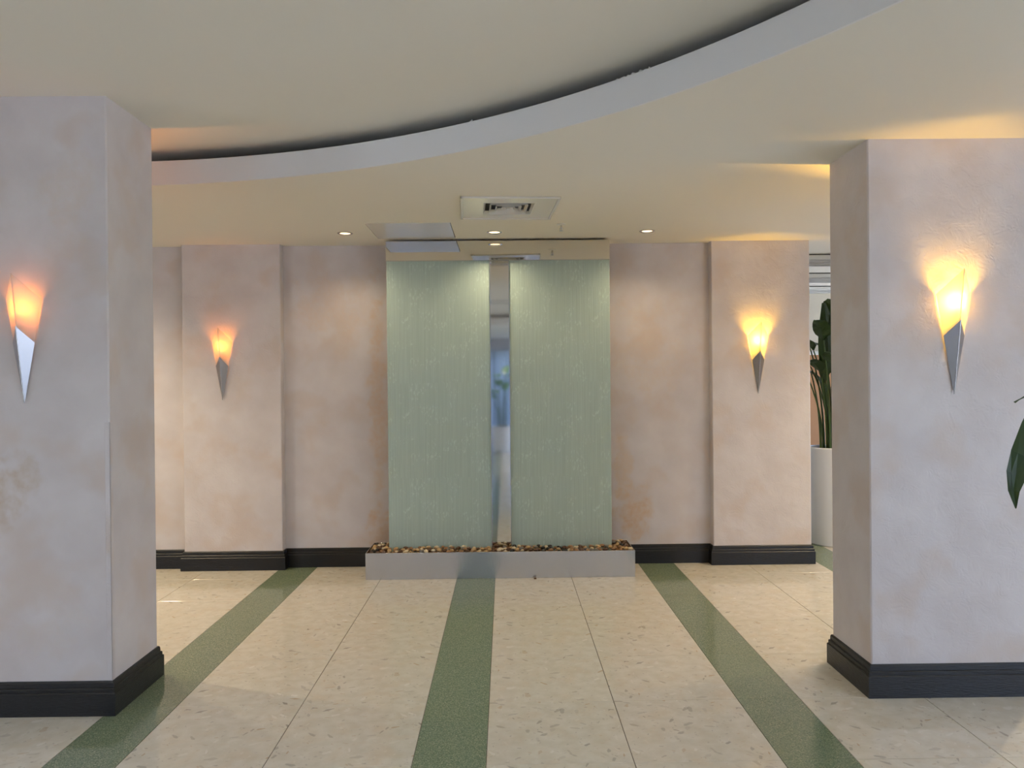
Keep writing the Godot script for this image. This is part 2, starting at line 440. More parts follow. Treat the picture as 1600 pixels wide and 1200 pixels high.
func build_ceiling() -> void:
	# lower ceiling: everything outside the circle
	var x0 := -7.2; var x1 := 6.2; var z0 := -8.2; var z1 := 10.5
	var angles := []
	for i in 200: angles.append(TAU * i / 200.0)
	for c in [Vector2(x0, z0), Vector2(x1, z0), Vector2(x0, z1), Vector2(x1, z1)]:
		angles.append(fposmod((c - CURVE).angle(), TAU))
	angles.sort()
	# openings for the air vent's duct and the access panel
	var holes := []
	for o in [[VENT, VENT_TURN, 0.168, 0.168], [PANEL, 0.0, 0.312, 0.302]]:
		var ring := PackedVector2Array()
		for c in [Vector2(-1, -1), Vector2(1, -1), Vector2(1, 1), Vector2(-1, 1)]:
			ring.append(o[0] + (c * Vector2(o[2], o[3])).rotated(o[1]))
		holes.append(ring)
	var st := begin()
	for ring in holes:
		for i in 4:
			var a: Vector2 = ring[i]; var b: Vector2 = ring[(i + 1) % 4]
			var inw: Vector2 = (ring[0] + ring[2]) / 2 - (a + b) / 2
			face(st, [P(a.x, CEIL, a.y), P(b.x, CEIL, b.y), P(b.x, CEIL + 0.02, b.y), P(a.x, CEIL + 0.02, a.y)], P(inw.x, 0, inw.y))
	var edge := func(a: float) -> Vector2:
		var d := Vector2(cos(a), sin(a))
		var t := 1e9
		if d.x > 1e-6: t = minf(t, (x1 - CURVE.x) / d.x)
		if d.x < -1e-6: t = minf(t, (x0 - CURVE.x) / d.x)
		if d.y > 1e-6: t = minf(t, (z1 - CURVE.y) / d.y)
		if d.y < -1e-6: t = minf(t, (z0 - CURVE.y) / d.y)
		return CURVE + d * t
	for i in angles.size():
		var a: float = angles[i]; var b: float = angles[(i + 1) % angles.size()]
		if absf(a - b) < 1e-6: continue
		var pa := ring_point(a, CURVE_R + 0.012); var pb := ring_point(b, CURVE_R + 0.012)
		var ea: Vector2 = edge.call(a); var eb: Vector2 = edge.call(b)
		var pieces := [PackedVector2Array([pa, pb, eb, ea])]
		for hole in holes:
			var left := []
			for pc in pieces: left.append_array(Geometry2D.clip_polygons(pc, hole))
			pieces = left
		for pc in pieces:
			var ids := Geometry2D.triangulate_polygon(pc)
			for k in range(0, ids.size(), 3):
				for y in [CEIL, CEIL + 0.02]:
					face(st, [P(pc[ids[k]].x, y, pc[ids[k]].y), P(pc[ids[k + 1]].x, y, pc[ids[k + 1]].y), P(pc[ids[k + 2]].x, y, pc[ids[k + 2]].y)], Vector3.DOWN if y == CEIL else Vector3.UP)
		face(st, [P(ea.x, CEIL, ea.y), P(eb.x, CEIL, eb.y), P(eb.x, CEIL + 0.02, eb.y), P(ea.x, CEIL + 0.02, ea.y)], P(cos(a), 0, sin(a)))
	var c := base("ceiling")
	struct(c, "cream plaster ceiling with a raised round part")
	obj("lower_ceiling", st, M.ceiling, c)
	box_part("raised_ceiling", P(x0, TOP, z0), P(x1, TOP + 0.2, z1), M.ceiling, c)
	# curved fascia with its lip, the dark cove behind it
	var fs := begin(); var cv := begin()
	var n := 240
	for i in n:
		var a := TAU * i / n; var b := TAU * (i + 1) / n
		var prof := [Vector2(0.012, CEIL - 0.0), Vector2(0.0, CEIL), Vector2(0.0, 2.836), Vector2(0.003, 2.839), Vector2(0.035, 2.839), Vector2(0.035, 2.72)]
		var da := P(cos(a), 0, sin(a)); var db := P(cos(b), 0, sin(b))
		for k in range(prof.size() - 1):
			var q := []
			for e in [[a, k], [b, k], [b, k + 1], [a, k + 1]]:
				var pt := ring_point(e[0], CURVE_R + prof[e[1]].x)
				q.append(P(pt.x, prof[e[1]].y, pt.y))
			var dv: Vector2 = prof[k + 1] - prof[k]
			var na := da * -dv.y + Vector3.UP * dv.x; var nb := db * -dv.y + Vector3.UP * dv.x
			if k == 0: na = Vector3.DOWN; nb = Vector3.DOWN
			quad_smooth(fs, q, [na.normalized(), nb.normalized(), nb.normalized(), na.normalized()])
		var w := []
		for e in [[a, 2.715], [b, 2.715], [b, TOP + 0.01], [a, TOP + 0.01]]:
			var pt := ring_point(e[0], CURVE_R + 0.75)
			w.append(P(pt.x, e[1], pt.y))
		quad_smooth(cv, w, [-da, -db, -db, -da])
	var f := base("trim_1")
	struct(f, "white curved edge of the lower ceiling")
	obj("fascia", fs, M.fascia, f)
	obj("cove_back", cv, M.ceiling, f)
	# flakes of loose plaster on the lip
	var r := RandomNumberGenerator.new(); r.seed = 12
	for u in [[-0.0415, 0.009, 0.013], [0.150, 0.012, 0.005], [0.157, 0.014, 0.007], [0.164, 0.010, 0.006], [0.171, 0.016, 0.008], [0.180, 0.014, 0.009], [0.186, 0.011, 0.006], [0.1905, 0.007, 0.010]]:
		# the ray x = u z meets the circle
		var k: float = u[0]
		var aa := 1 + k * k; var bb := -2 * (k * CURVE.x + CURVE.y); var cc := CURVE.length_squared() - CURVE_R * CURVE_R
		var z := (-bb + sqrt(bb * bb - 4 * aa * cc)) / (2 * aa)
		var s := begin()
		var w: float = u[1]; var h: float = u[2]
		var pts := [Vector3(-w, 0, 0.004), Vector3(w, 0, 0.006), Vector3(w * 0.7, 0, -0.006), Vector3(-w * 0.6, 0, -0.005)]
		var peak := Vector3(w * r.randf_range(-0.5, 0.5), h, 0)
		face(s, pts, Vector3.DOWN)
		for i in 4: face(s, [pts[i], pts[(i + 1) % 4], peak], pts[i] + pts[(i + 1) % 4] + Vector3.UP * 0.002)
		var o := obj("plaster_flake", s, M.fascia, f)
		o.position = P(k * z, 2.8388, z) + P(CURVE.x - k * z, 0, CURVE.y - z).normalized() * -0.008
		o.rotation.y = r.randf_range(-0.4, 0.4)

func window_bay(n: int, a: Vector2, b: Vector2, y0: float, y1: float) -> void:
	# a..b in plan; a glazed bay with a slim metal frame
	var w := base("window_%d" % n, P((a.x + b.x) / 2, 0, (a.y + b.y) / 2))
	struct(w, "tall window bay in a slim grey metal frame")
	var len := a.distance_to(b)
	w.rotation.y = 0.0 if absf(a.y - b.y) < 0.01 else PI / 2
	var st := begin()
	add_box(st, Vector3(-len / 2, y0, -0.04), Vector3(-len / 2 + 0.035, y1, 0.04), 0.003)
	add_box(st, Vector3(len / 2 - 0.035, y0, -0.04), Vector3(len / 2, y1, 0.04), 0.003)
	add_box(st, Vector3(-len / 2 + 0.035, y0, -0.04), Vector3(len / 2 - 0.035, y0 + 0.05, 0.04), 0.003)
	add_box(st, Vector3(-len / 2 + 0.035, y1 - 0.05, -0.04), Vector3(len / 2 - 0.035, y1, 0.04), 0.003)
	obj("frame", st, M.frame, w)
	var pn := begin()
	face(pn, [Vector3(-len / 2 + 0.035, y0 + 0.05, 0), Vector3(len / 2 - 0.035, y0 + 0.05, 0), Vector3(len / 2 - 0.035, y1 - 0.05, 0), Vector3(-len / 2 + 0.035, y1 - 0.05, 0)], Vector3.BACK)
	obj("pane", pn, M.pane, w)

func build_walls() -> void:
	# back wall with its two pilasters
	var wb := base("wall_back")
	struct(wb, "pinkish polished plaster wall behind the fountain with two pilasters")
	box_part("wall_panel", P(-7.0, 0, WALL_Z), P(2.544, CEIL, WALL_Z + 0.2), M.stained_plaster, wb)
	pier("pilaster", -2.672, -1.856, PIL_Z, WALL_Z + 0.02, CEIL, M.plaster, wb)
	pier("pilaster", 1.728, 2.550, PIL_Z, WALL_Z + 0.24, CEIL, M.plaster, wb)
	skirting("baseboard_back", [Vector2(-6.99, WALL_Z), Vector2(-2.672, WALL_Z), Vector2(-2.672, PIL_Z), Vector2(-1.856, PIL_Z), Vector2(-1.856, WALL_Z), Vector2(1.728, WALL_Z), Vector2(1.728, PIL_Z), Vector2(2.550, PIL_Z), Vector2(2.550, WALL_Z + 0.24)], 1.0, false, "black stepped baseboard along the back wall")
	# pillars
	var pl := pier("wall_pillar_left", -2.655, -1.857, 3.620, 4.088, TOP, M.stained_pillar, self)
	struct(pl, "left plaster pillar reaching the raised ceiling")
	skirting("baseboard_pillar_left", [Vector2(-2.655, 3.620), Vector2(-1.857, 3.620), Vector2(-1.857, 4.088), Vector2(-2.655, 4.088)], 1.0, true, "black stepped baseboard round the left pillar")
	var pr := pier("wall_pillar_right", 1.763, 2.58, 3.702, 4.138, CEIL, M.plaster, self)
	struct(pr, "right plaster pillar reaching the lower ceiling")
	skirting("baseboard_pillar_right", [Vector2(1.763, 3.702), Vector2(2.58, 3.702), Vector2(2.58, 4.138), Vector2(1.763, 4.138)], 1.0, true, "black stepped baseboard round the right pillar")
	var cg := begin()      # low corner guard on the left pillar
	add_box(cg, P(-1.880, 0.158, 3.6185), P(-1.8555, 1.372, 3.621), 0.0008)
	add_box(cg, P(-1.8585, 0.158, 3.6185), P(-1.8555, 1.372, 3.645), 0.0008)
	struct(obj("trim_2", cg, M.plaster), "plaster coloured corner guard on the left pillar")
	# side, rear and far walls (mostly outside the frame)
	var wl := base("wall_left"); struct(wl, "plaster wall closing the room on the left")
	box_part("header", P(-7.2, 2.35, -8.2), P(-7.0, TOP, 6.68), M.blind, wl)
	box_part("wall_panel", P(-7.2, 0, -4.2), P(-7.0, 2.35, 0.2), M.plaster, wl)
	box_part("wall_panel", P(-7.2, 0, 1.7), P(-7.0, 2.35, 6.68), M.plaster, wl)
	box_part("wall_panel", P(-7.2, 0, -8.2), P(-7.0, 2.35, -7.0), M.plaster, wl)
	var wf := base("wall_far"); struct(wf, "cream wall of the passage beyond the right pilaster")
	box_part("wall_panel", P(2.3, 0, 10.3), P(6.2, TOP, 10.5), M.cream, wf)
	box_part("tan_panel", P(2.36, 0, 10.26), P(6.0, 1.86, 10.3), M.tan, wf)
	box_part("ledge", P(2.36, 1.86, 10.20), P(6.0, 1.91, 10.3), M.white, wf, 0.004)
	var wp := base("wall_passage"); struct(wp, "wall along the passage behind the back wall")
	box_part("wall_panel", P(2.16, 0, 6.68), P(2.36, TOP, 10.3), M.cream, wp)
	var wr := base("wall_right"); struct(wr, "glazed wall closing the room on the right")
	box_part("header", P(6.0, 2.35, -8.2), P(6.2, TOP, 10.3), M.blind, wr)
	box_part("wall_panel", P(6.0, 0, 1.33), P(6.2, 2.35, 7.3), M.plaster, wr)
	box_part("wall_panel", P(6.0, 0, -8.2), P(6.2, 2.35, -7.0), M.plaster, wr)
	var wn := base("wall_rear"); struct(wn, "glazed wall behind the camera under a grey blind box")
	box_part("header", P(-7.0, 2.35, -8.2), P(6.0, TOP, -8.0), M.blind, wn)
	box_part("wall_panel", P(-7.0, 0, -8.2), P(-5.0, 2.35, -8.0), M.plaster, wn)
	var n := 1
	for i in 7:
		window_bay(n, Vector2(-5.0 + 11.0 * i / 7, -8.1), Vector2(-5.0 + 11.0 * (i + 1) / 7, -8.1), 0.0, 2.35); n += 1
	for i in 5:
		window_bay(n, Vector2(6.1, -7.0 + 8.33 * i / 5), Vector2(6.1, -7.0 + 8.33 * (i + 1) / 5), 0.0, 2.35); n += 1
	for i in 2:
		window_bay(n, Vector2(6.1, 7.3 + 1.5 * i), Vector2(6.1, 8.8 + 1.5 * i), 0.0, 2.35); n += 1
	for i in 2:
		window_bay(n, Vector2(-7.1, -7.0 + 1.4 * i), Vector2(-7.1, -5.6 + 1.4 * i), 0.0, 2.35); n += 1
	window_bay(n, Vector2(-7.1, 0.2), Vector2(-7.1, 1.7), 0.0, 2.35)  # bay added to throw more light on the left pillar and fascia
	# sheer curtains drawn across the rear windows
	for i in 7:
		var x0 := -5.0 + 11.0 * i / 7
		var cu := begin()
		var k := 72
		var wave := func(j: int) -> Vector3:
			var t := float(j) / k
			return P(x0 + 0.02 + (11.0 / 7 - 0.04) * t, 0, -7.86 + 0.035 * sin(t * 60.0 + i) + 0.012 * sin(t * 131.0))
		for j in k:
			var a: Vector3 = wave.call(j); var b: Vector3 = wave.call(j + 1)
			face(cu, [a + Vector3.UP * 0.02, b + Vector3.UP * 0.02, b + Vector3.UP * 2.35, a + Vector3.UP * 2.35], P(0, 0, 1))
		var co := obj("sheer_curtain", cu, M.curtain)
		tag(co, "blue grey sheer curtain, %s from the left across the windows behind the camera" % ["first", "second", "third", "fourth", "fifth", "sixth", "last"][i], "curtain", "sheer curtains behind the camera")
	var gr := begin()
	add_box(gr, P(-30, -0.4, -40), P(40, -0.26, 30))
	struct(obj("ground", gr, M.pave), "pale paving outside the windows")

# ------------------------------------------------------------------ fountain
func build_fountain() -> void:
	var f := base("glass_fountain", P(-0.048, 0, 6.22))
	tag(f, "tall green glass water wall fountain in polished steel standing on a pebble trough", "fountain")
	# local: x right, y up, z towards the camera
	var hd := begin()
	add_box(hd, Vector3(-0.903, 2.524, -0.2), Vector3(0.903, 2.683, 0.02), 0.002)
	var h := obj("header", hd, M.mirror, f)
	var lip := begin()
	add_box(lip, Vector3(-0.903, 2.521, 0.0195), Vector3(0.903, 2.5275, 0.0225), 0.001)
	obj("lower_lip", lip, M.chrome, h)
	for y in [2.63]:
		var bt := begin()
		add_lathe(bt, Vector3.ZERO, [Vector2(0.0, 0.004), Vector2(0.006, 0.003), Vector2(0.008, 0.0)], 12)
		var b := obj("bolt", bt, M.chrome, h)
		b.position = Vector3(0.903, y, 0.008); b.rotation.z = -PI / 2
	for s in [[-0.903, -0.066], [0.087, 0.905]]:
		var g := begin()
		add_box(g, Vector3(s[0], 0.06, -0.024), Vector3(s[1], 2.53, -0.008), 0.002)
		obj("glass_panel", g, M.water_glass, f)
	var c := begin()
	add_box(c, Vector3(-0.066, 0.05, -0.06), Vector3(0.087, 2.524, 0.012), 0.003)
	var col := obj("column", c, M.mirror, f)
	for x in [-0.066, 0.087]:
		var e := begin()
		add_box(e, Vector3(x - 0.003, 0.05, 0.008), Vector3(x + 0.003, 2.522, 0.0145), 0.001)
		obj("edge_strip", e, M.steel, col)
	var t := base_child("trough", f)
	var hw := 1.058; var z1 := 0.20; var z0 := -0.20; var hh := 0.209; var th := 0.006
	var fp := begin(); add_box(fp, Vector3(-hw, 0, z1 - th), Vector3(hw, hh, z1), 0.0015); obj("front_plate", fp, M.steel, t)
	var bp := begin(); add_box(bp, Vector3(-hw, 0, z0), Vector3(hw, hh, z0 + th), 0.0015); obj("back_plate", bp, M.steel, t)
	for s in [-1.0, 1.0]:
		var sp := begin(); add_box(sp, Vector3(s * hw, 0, z0 + th), Vector3(s * (hw - th), hh, z1 - th), 0.0015); obj("side_plate", sp, M.steel, t)
	var fl := begin(); add_box(fl, Vector3(-hw + th, 0.0, z0 + th), Vector3(hw - th, 0.02, z1 - th)); obj("bottom_plate", fl, M.steel, t)

func base_child(called: String, parent: Node) -> Node3D:
	var o := Node3D.new(); o.name = called
	parent.add_child(o, true)
	return o

func pebble_mesh(r: RandomNumberGenerator) -> ArrayMesh:
	var n := FastNoiseLite.new(); n.seed = r.randi(); n.frequency = 0.9
	var st := begin()
	var la := 5; var lo := 9
	var at := func(i: int, j: int) -> Vector3:
		var th := PI * i / la; var ph := TAU * (j % lo) / lo
		var d := Vector3(sin(th) * cos(ph), cos(th), sin(th) * sin(ph))
		return d * (1.0 + 0.28 * n.get_noise_3dv(d))
	st.set_smooth_group(0)
	for i in la:
		for j in lo:
			var a: Vector3 = at.call(i, j); var b: Vector3 = at.call(i, j + 1); var c: Vector3 = at.call(i + 1, j + 1); var d: Vector3 = at.call(i + 1, j)
			quad_smooth(st, [a, b, c, d], [a.normalized(), b.normalized(), c.normalized(), d.normalized()])
	return st.commit()

func build_pebbles() -> void:
	var r := RandomNumberGenerator.new(); r.seed = 17
	var shapes := []
	for i in 8: shapes.append(pebble_mesh(r))
	var kinds := [[Color(0.82, 0.76, 0.64), "cream"], [Color(0.58, 0.44, 0.30), "tan"], [Color(0.36, 0.25, 0.17), "brown"], [Color(0.46, 0.44, 0.42), "grey"], [Color(0.09, 0.085, 0.08), "black"], [Color(0.74, 0.62, 0.44), "honey"]]
	var mats := []
	for k in kinds: mats.append(mat(k[0], 0.35, 0.0, 0.5))
	var odds := [0, 0, 0, 1, 1, 1, 2, 2, 2, 3, 3, 4, 5, 5, 5]
	var spots := []
	var tries := 0
	# the strip in front of the glass, then the two ends beside it (x, depth)
	while spots.size() < 290 and tries < 60000:
		tries += 1
		var p := Vector2(r.randf_range(-1.075, 0.98), r.randf_range(6.046, 6.388))
		var beside: bool = p.x < -0.951 - 0.022 or p.x > 0.857 + 0.022
		if not beside and p.y > 6.206: continue
		if p.x > -0.145 and p.x < 0.07 and p.y > 6.185: continue
		var ok := true
		for q in spots:
			if (Vector2(q.x, q.y) - p).length() < 0.0375: ok = false; break
		if ok: spots.append(p)
	for p in spots:
		var k: int = odds[r.randi() % odds.size()]
		if p.x > 0.28 and p.x < 0.46 and r.randf() < 0.55: k = 4
		var s := r.randf_range(0.75, 1.15)
		var o := obj("pebble", shapes[r.randi() % 8], mats[k])
		o.scale = Vector3(0.0215, 0.0130, 0.0165) * s
		o.rotation = Vector3(r.randf_range(-0.25, 0.25), r.randf() * TAU, r.randf_range(-0.25, 0.25))
		var rise: float = 0.006 + 0.010 * (0.5 + 0.5 * sin(p.x * 9.0))
		o.position = P(p.x, 0.196 + rise + r.randf_range(-0.004, 0.006), p.y)
		tag(o, "small rounded %s pebble in the steel trough of the fountain" % kinds[k][1], "pebble", "%s pebbles in the fountain trough" % kinds[k][1])
	# what lies beneath and behind: one bed
	var bed := begin()
	for i in 1500:
		var p := Vector2(r.randf_range(-1.07, 0.975), r.randf_range(6.05, 6.385))
		if p.x > -0.985 and p.x < 0.89 and p.y > 6.19 and p.y < 6.27: continue
		var s := r.randf_range(0.8, 1.2)
		var b := Basis.from_euler(Vector3(r.randf() * 0.6, r.randf() * TAU, r.randf() * 0.6)) * Basis.from_scale(Vector3(0.024, 0.015, 0.019) * s)
		bed.append_from(shapes[r.randi() % 8], 0, Transform3D(b, P(p.x, r.randf_range(0.150, 0.180), p.y)))
	add_box(bed, P(-1.095, 0.021, 6.03), P(0.995, 0.155, 6.185))
	add_box(bed, P(-1.095, 0.021, 6.29), P(0.995, 0.155, 6.41))
	var bo := obj("pebble_bed", bed, mats[1])
	tag(bo, "bed of mixed pebbles filling the steel trough", "pebbles")
	bo.set_meta("kind", "stuff")
	# one that fell out
	var o := obj("stray_pebble", shapes[2], mats[2])
	o.scale = Vector3(0.012, 0.007, 0.008); o.position = P(0.222, 0.0066, 5.985)
	tag(o, "tiny dark pebble lying on the floor in front of the trough", "pebble")

# ------------------------------------------------------------------ lamps
func panel_slab(st: SurfaceTool, pts: Array, out: Vector3, th: float) -> void:
	var n := Vector3.ZERO
	for i in range(1, pts.size() - 1): n += (pts[i] - pts[0]).cross(pts[i + 1] - pts[0])
	n = n.normalized()
	if n.dot(out) < 0: n = -n
	var back := []
	var mid := Vector3.ZERO
	for p in pts:
		back.append(p - n * th); mid += p / pts.size()
	face(st, pts, n); face(st, back, -n)
	for i in pts.size():
		var j: int = (i + 1) % pts.size()
		face(st, [pts[i], pts[j], back[j], back[i]], (pts[i] + pts[j]) * 0.5 - mid)

func sconce(at: Vector3, turn: float, power: float, tint: Color, glow: Color, label: String) -> void:
	var s := base("wall_sconce", at)
	s.rotation.y = turn
	tag(s, label, "wall lamp", "pointed wall sconces")
	var g := 0.006
	var L := func(t: float, side: float) -> Vector3: return Vector3(side * 0.171 * t, t, g)
	var R := func(t: float, push := 0.0) -> Vector3: return Vector3(0, t, g + 0.16 * t + push)
	var bp := begin()
	panel_slab(bp, [Vector3(0, 0.02, 0.004), Vector3(0.028, 0.2, 0.004), Vector3(0.028, 0.33, 0.004), Vector3(-0.028, 0.33, 0.004), Vector3(-0.028, 0.2, 0.004)], Vector3.BACK, 0.004)
	add_box(bp, Vector3(-0.012, 0.27, 0.004), Vector3(0.012, 0.30, 0.034), 0.001)
	obj("wall_bracket", bp, M.alu, s)
	var mt := begin()
	for side in [-1.0, 1.0]:
		var out := Vector3(side, 0, 1)
		panel_slab(mt, [L.call(0.0, side) + Vector3(0, 0, 0.002), L.call(0.282, side) + Vector3(side * 0.003, 0, 0.003), R.call(0.355, 0.005), R.call(0.0, 0.004)], out, 0.0022)
	var spike := obj("metal_shade", mt, M.alu, s)
	var rd := begin()
	add_tube(rd, [R.call(0.002, 0.004), R.call(0.18, 0.0045), R.call(0.356, 0.005)], 0.0022, 0.0022, 8)
	obj("ridge", rd, M.chrome, spike)
	for side in [-1.0, 1.0]:
		var gl := begin()
		panel_slab(gl, [L.call(0.262, side), L.call(0.485, side), R.call(0.595), R.call(0.330)], Vector3(side, 0, 1), 0.004)
		obj("glass_shade", gl, M.lamp_glass, s)
	var hold := begin()
	add_lathe(hold, Vector3(0, 0.30, 0.036), [Vector2(0.0, 0.0), Vector2(0.011, 0.0), Vector2(0.011, 0.12), Vector2(0.0, 0.122)], 16)
	obj("lamp_holder", hold, M.white, s)
	var bm := mat(Color(1, 0.95, 0.85), 0.4)
	bm.emission_enabled = true; bm.emission = glow; bm.emission_energy_multiplier = power * 11.0
	var bl := begin()
	add_lathe(bl, Vector3(0, 0.422, 0.036), [Vector2(0.004, 0.0), Vector2(0.0085, 0.004), Vector2(0.0095, 0.02), Vector2(0.0085, 0.04), Vector2(0.004, 0.047), Vector2(0.0, 0.048)], 16)
	obj("bulb", bl, bm, s)
	var o := OmniLight3D.new()
	o.light_color = tint; o.light_energy = power; o.light_size = 0.02; o.omni_range = 12.0; o.omni_attenuation = 2.0; o.shadow_enabled = true
	o.position = Vector3(0, 0.446, 0.036)
	s.add_child(o)

func downlight(x: float, z: float, y: float, label: String, power := 1.0, tone := Color(1.0, 0.91, 0.76), cone := 72.0) -> void:
	var d := base("downlight", P(x, y, z))
	tag(d, label, "ceiling light", "recessed downlights")
	var r := begin()
	add_lathe(r, Vector3.ZERO, [Vector2(0.060, 0.0), Vector2(0.060, -0.003), Vector2(0.055, -0.006), Vector2(0.043, -0.004), Vector2(0.041, 0.0)], 40)
	obj("trim_ring", r, M.chrome, d)
	var lens := begin()
	add_lathe(lens, Vector3.ZERO, [Vector2(0.041, -0.0015), Vector2(0.030, -0.0035), Vector2(0.0, -0.0045)], 32)
	var lm := mat(Color(1, 0.97, 0.9), 0.3)
	lm.emission_enabled = true; lm.emission = Color(1.0, 0.86, 0.66); lm.emission_energy_multiplier = 2.2
	obj("lens", lens, lm, d)
	var s := SpotLight3D.new()
	s.light_color = tone; s.light_energy = power; s.light_size = 0.035; s.spot_angle = cone; s.spot_angle_attenuation = 1.0
	s.spot_range = 12.0; s.spot_attenuation = 2.0; s.shadow_enabled = true
	s.position = Vector3(0, -0.045, 0); s.rotation.x = -PI / 2
	d.add_child(s)

# ------------------------------------------------------------------ ceiling fittings
func vent(x: float, z: float, y: float, turn: float, label: String) -> void:
	var v := base("ceiling_vent", P(x, y, z))
	v.rotation.y = turn
	tag(v, label, "air vent", "square ceiling vents")
	for k in 4:
		var pn := begin()      # the plate round the opening, in four mitred pieces
		panel_slab(pn, [Vector3(-0.300, -0.006, 0.300), Vector3(0.300, -0.006, 0.300), Vector3(0.166, -0.006, 0.166), Vector3(-0.166, -0.006, 0.166)], Vector3.DOWN, 0.006)
		obj("plate", pn, M.gloss_white, v).rotation.y = k * PI / 2
	for k in 4:
		var st := begin()
		add_box(st, Vector3(-0.316, -0.013, -0.004), Vector3(0.316, 0.0, 0.012), 0.002)
		var b := obj("border", st, M.gloss_white, v)
		b.rotation.y = k * PI / 2; b.position = Basis(Vector3.UP, k * PI / 2) * Vector3(0, 0, 0.304)
	if y < TOP:      # sheet metal duct above the opening
		var dk := begin()
		for k in 4:
			var bs := Basis(Vector3.UP, k * PI / 2)
			face(dk, [bs * Vector3(-0.167, 0.0, 0.167), bs * Vector3(0.167, 0.0, 0.167), bs * Vector3(0.167, 0.19, 0.167), bs * Vector3(-0.167, 0.19, 0.167)], bs * Vector3.FORWARD)
		obj("duct", dk, M.duct, v)
	for k in 4:
		var a := 0.164 - k * 0.040
		var up := 1.0 if y < TOP else 0.1
		var st := begin()
		for q in 4:
			var bs := Basis(Vector3.UP, q * PI / 2)
			var p0 := a; var p1 := a - 0.013
			panel_slab(st, [bs * Vector3(-p1, 0.014 * up, p1), bs * Vector3(p1, 0.014 * up, p1), bs * Vector3(p0, -0.009, p0), bs * Vector3(-p0, -0.009, p0)], bs * Vector3(0, -1, -1), 0.0018)
		obj("louver", st, M.white, v)
	var cn := begin()
	add_box(cn, Vector3(-0.012, -0.010, -0.012), Vector3(0.012, -0.002, 0.012), 0.002)
	obj("core", cn, M.white, v)

func build_ceiling_fittings() -> void:
	vent(VENT.x, VENT.y, CEIL, VENT_TURN, "white square air vent in the ceiling before the fountain")
	vent(-0.05, -0.6, TOP, 0.0, "white square air vent in the raised ceiling above the camera")
	downlight(-1.222, 5.94, CEIL, "small round downlight above the left of the fountain", 0.4)
	downlight(-0.070, 5.94, CEIL, "small round downlight above the fountain's steel column", 0.4)
	downlight(1.112, 5.94, CEIL, "small round downlight above the right of the fountain", 0.4)
	for z in [4.7, 5.5]:  # unseen lamps added to brighten the back wall and floor from the sides
		var row := "nearer" if z < 5 else "farther"
		downlight(-3.55, z, CEIL, "%s of two added downlights hidden behind the left pillar" % row, 2.7)
		downlight(3.55, z, CEIL, "%s of two added downlights hidden behind the right pillar" % row, 2.7)
	var white := Color(1.0, 0.985, 0.96)
	for c in [[-3.4, 1.5, "left, near row"], [-1.1, 1.5, "centre left, near row"], [1.0, 1.5, "centre right, near row"], [-3.4, -1.6, "left, far row"], [-1.1, -1.6, "centre left, far row"], [1.0, -1.6, "centre right, far row"]]:  # unseen grid of lamps added to lift the floor and ceiling
		downlight(c[0], c[1], TOP, "small round added downlight in the raised ceiling by the camera, " + c[2], 0.8, white)
	downlight(3.6, 1.5, CEIL, "small round added downlight in the lower ceiling right of the camera", 0.8, white)  # added along with the grid, out of view
	downlight(0.05, -4.7, CEIL, "small round downlight behind the camera", 0.8, white)
	# access panel
	var a := base("access_panel", P(PANEL.x, CEIL, PANEL.y))
	tag(a, "glossy white square access panel in the ceiling left of the vent", "access panel")
	var pn := begin()
	add_box(pn, Vector3(-0.307, -0.002, -0.297), Vector3(0.307, 0.012, 0.297), 0.0012)
	obj("lid", pn, M.gloss_white, a)
	for side in [-1.0, 1.0]:
		var hg := begin()
		add_box(hg, Vector3(side * 0.24 - 0.02, 0.012, 0.28), Vector3(side * 0.24 + 0.02, 0.024, 0.33), 0.001)
		obj("catch", hg, M.alu, a)
	# sprinkler
	var s := base("fire_sprinkler", P(0.426, CEIL, 5.66))
	tag(s, "small white fire sprinkler hanging from the ceiling right of the vent", "sprinkler")
	var ro := begin(); add_lathe(ro, Vector3.ZERO, [Vector2(0.036, 0.0), Vector2(0.034, -0.005), Vector2(0.012, -0.008), Vector2(0.0, -0.008)], 24); obj("rosette", ro, M.white, s)
	var sm := begin(); add_lathe(sm, Vector3.ZERO, [Vector2(0.007, -0.008), Vector2(0.007, -0.026), Vector2(0.004, -0.034), Vector2(0.004, -0.048), Vector2(0.0, -0.048)], 16); obj("nozzle", sm, M.chrome, s)
	for side in [-1.0, 1.0]:
		var arm := begin(); add_tube(arm, [Vector3(side * 0.006, -0.024, 0), Vector3(side * 0.013, -0.034, 0), Vector3(side * 0.003, -0.048, 0)], 0.002, 0.002, 6); obj("frame_arm", arm, M.chrome, s)
	var df := begin(); add_lathe(df, Vector3.ZERO, [Vector2(0.0, -0.047), Vector2(0.015, -0.048), Vector2(0.015, -0.050), Vector2(0.0, -0.050)], 20); obj("deflector", df, M.chrome, s)
	# slatted grilles in the passage ceiling
	var i := 0
	for z in [[7.10, 7.56], [8.36, 8.86], [9.55, 9.95]]:
		var gname: String = ["nearest", "middle", "farthest"][i]
		var g := base("ceiling_grille", P(3.6, CEIL, (z[0] + z[1]) / 2))
		tag(g, "%s dark slatted grille in the passage ceiling above the tall planter" % gname, "ceiling grille", "slatted ceiling grilles")
		var d: float = (z[1] - z[0]) / 2
		var tr := begin(); add_box(tr, Vector3(-1.0, -0.012, -d), Vector3(1.0, 0, d)); obj("tray", tr, M.grille, g)
		for k in 4:
			var sl := begin()
			var zz: float = -d + d * 2 * k / 3.0
			add_box(sl, Vector3(-1.0, -0.05, zz - 0.008), Vector3(1.0, -0.012, zz + 0.008), 0.001)
			obj("slat", sl, M.white, g)
		i += 1

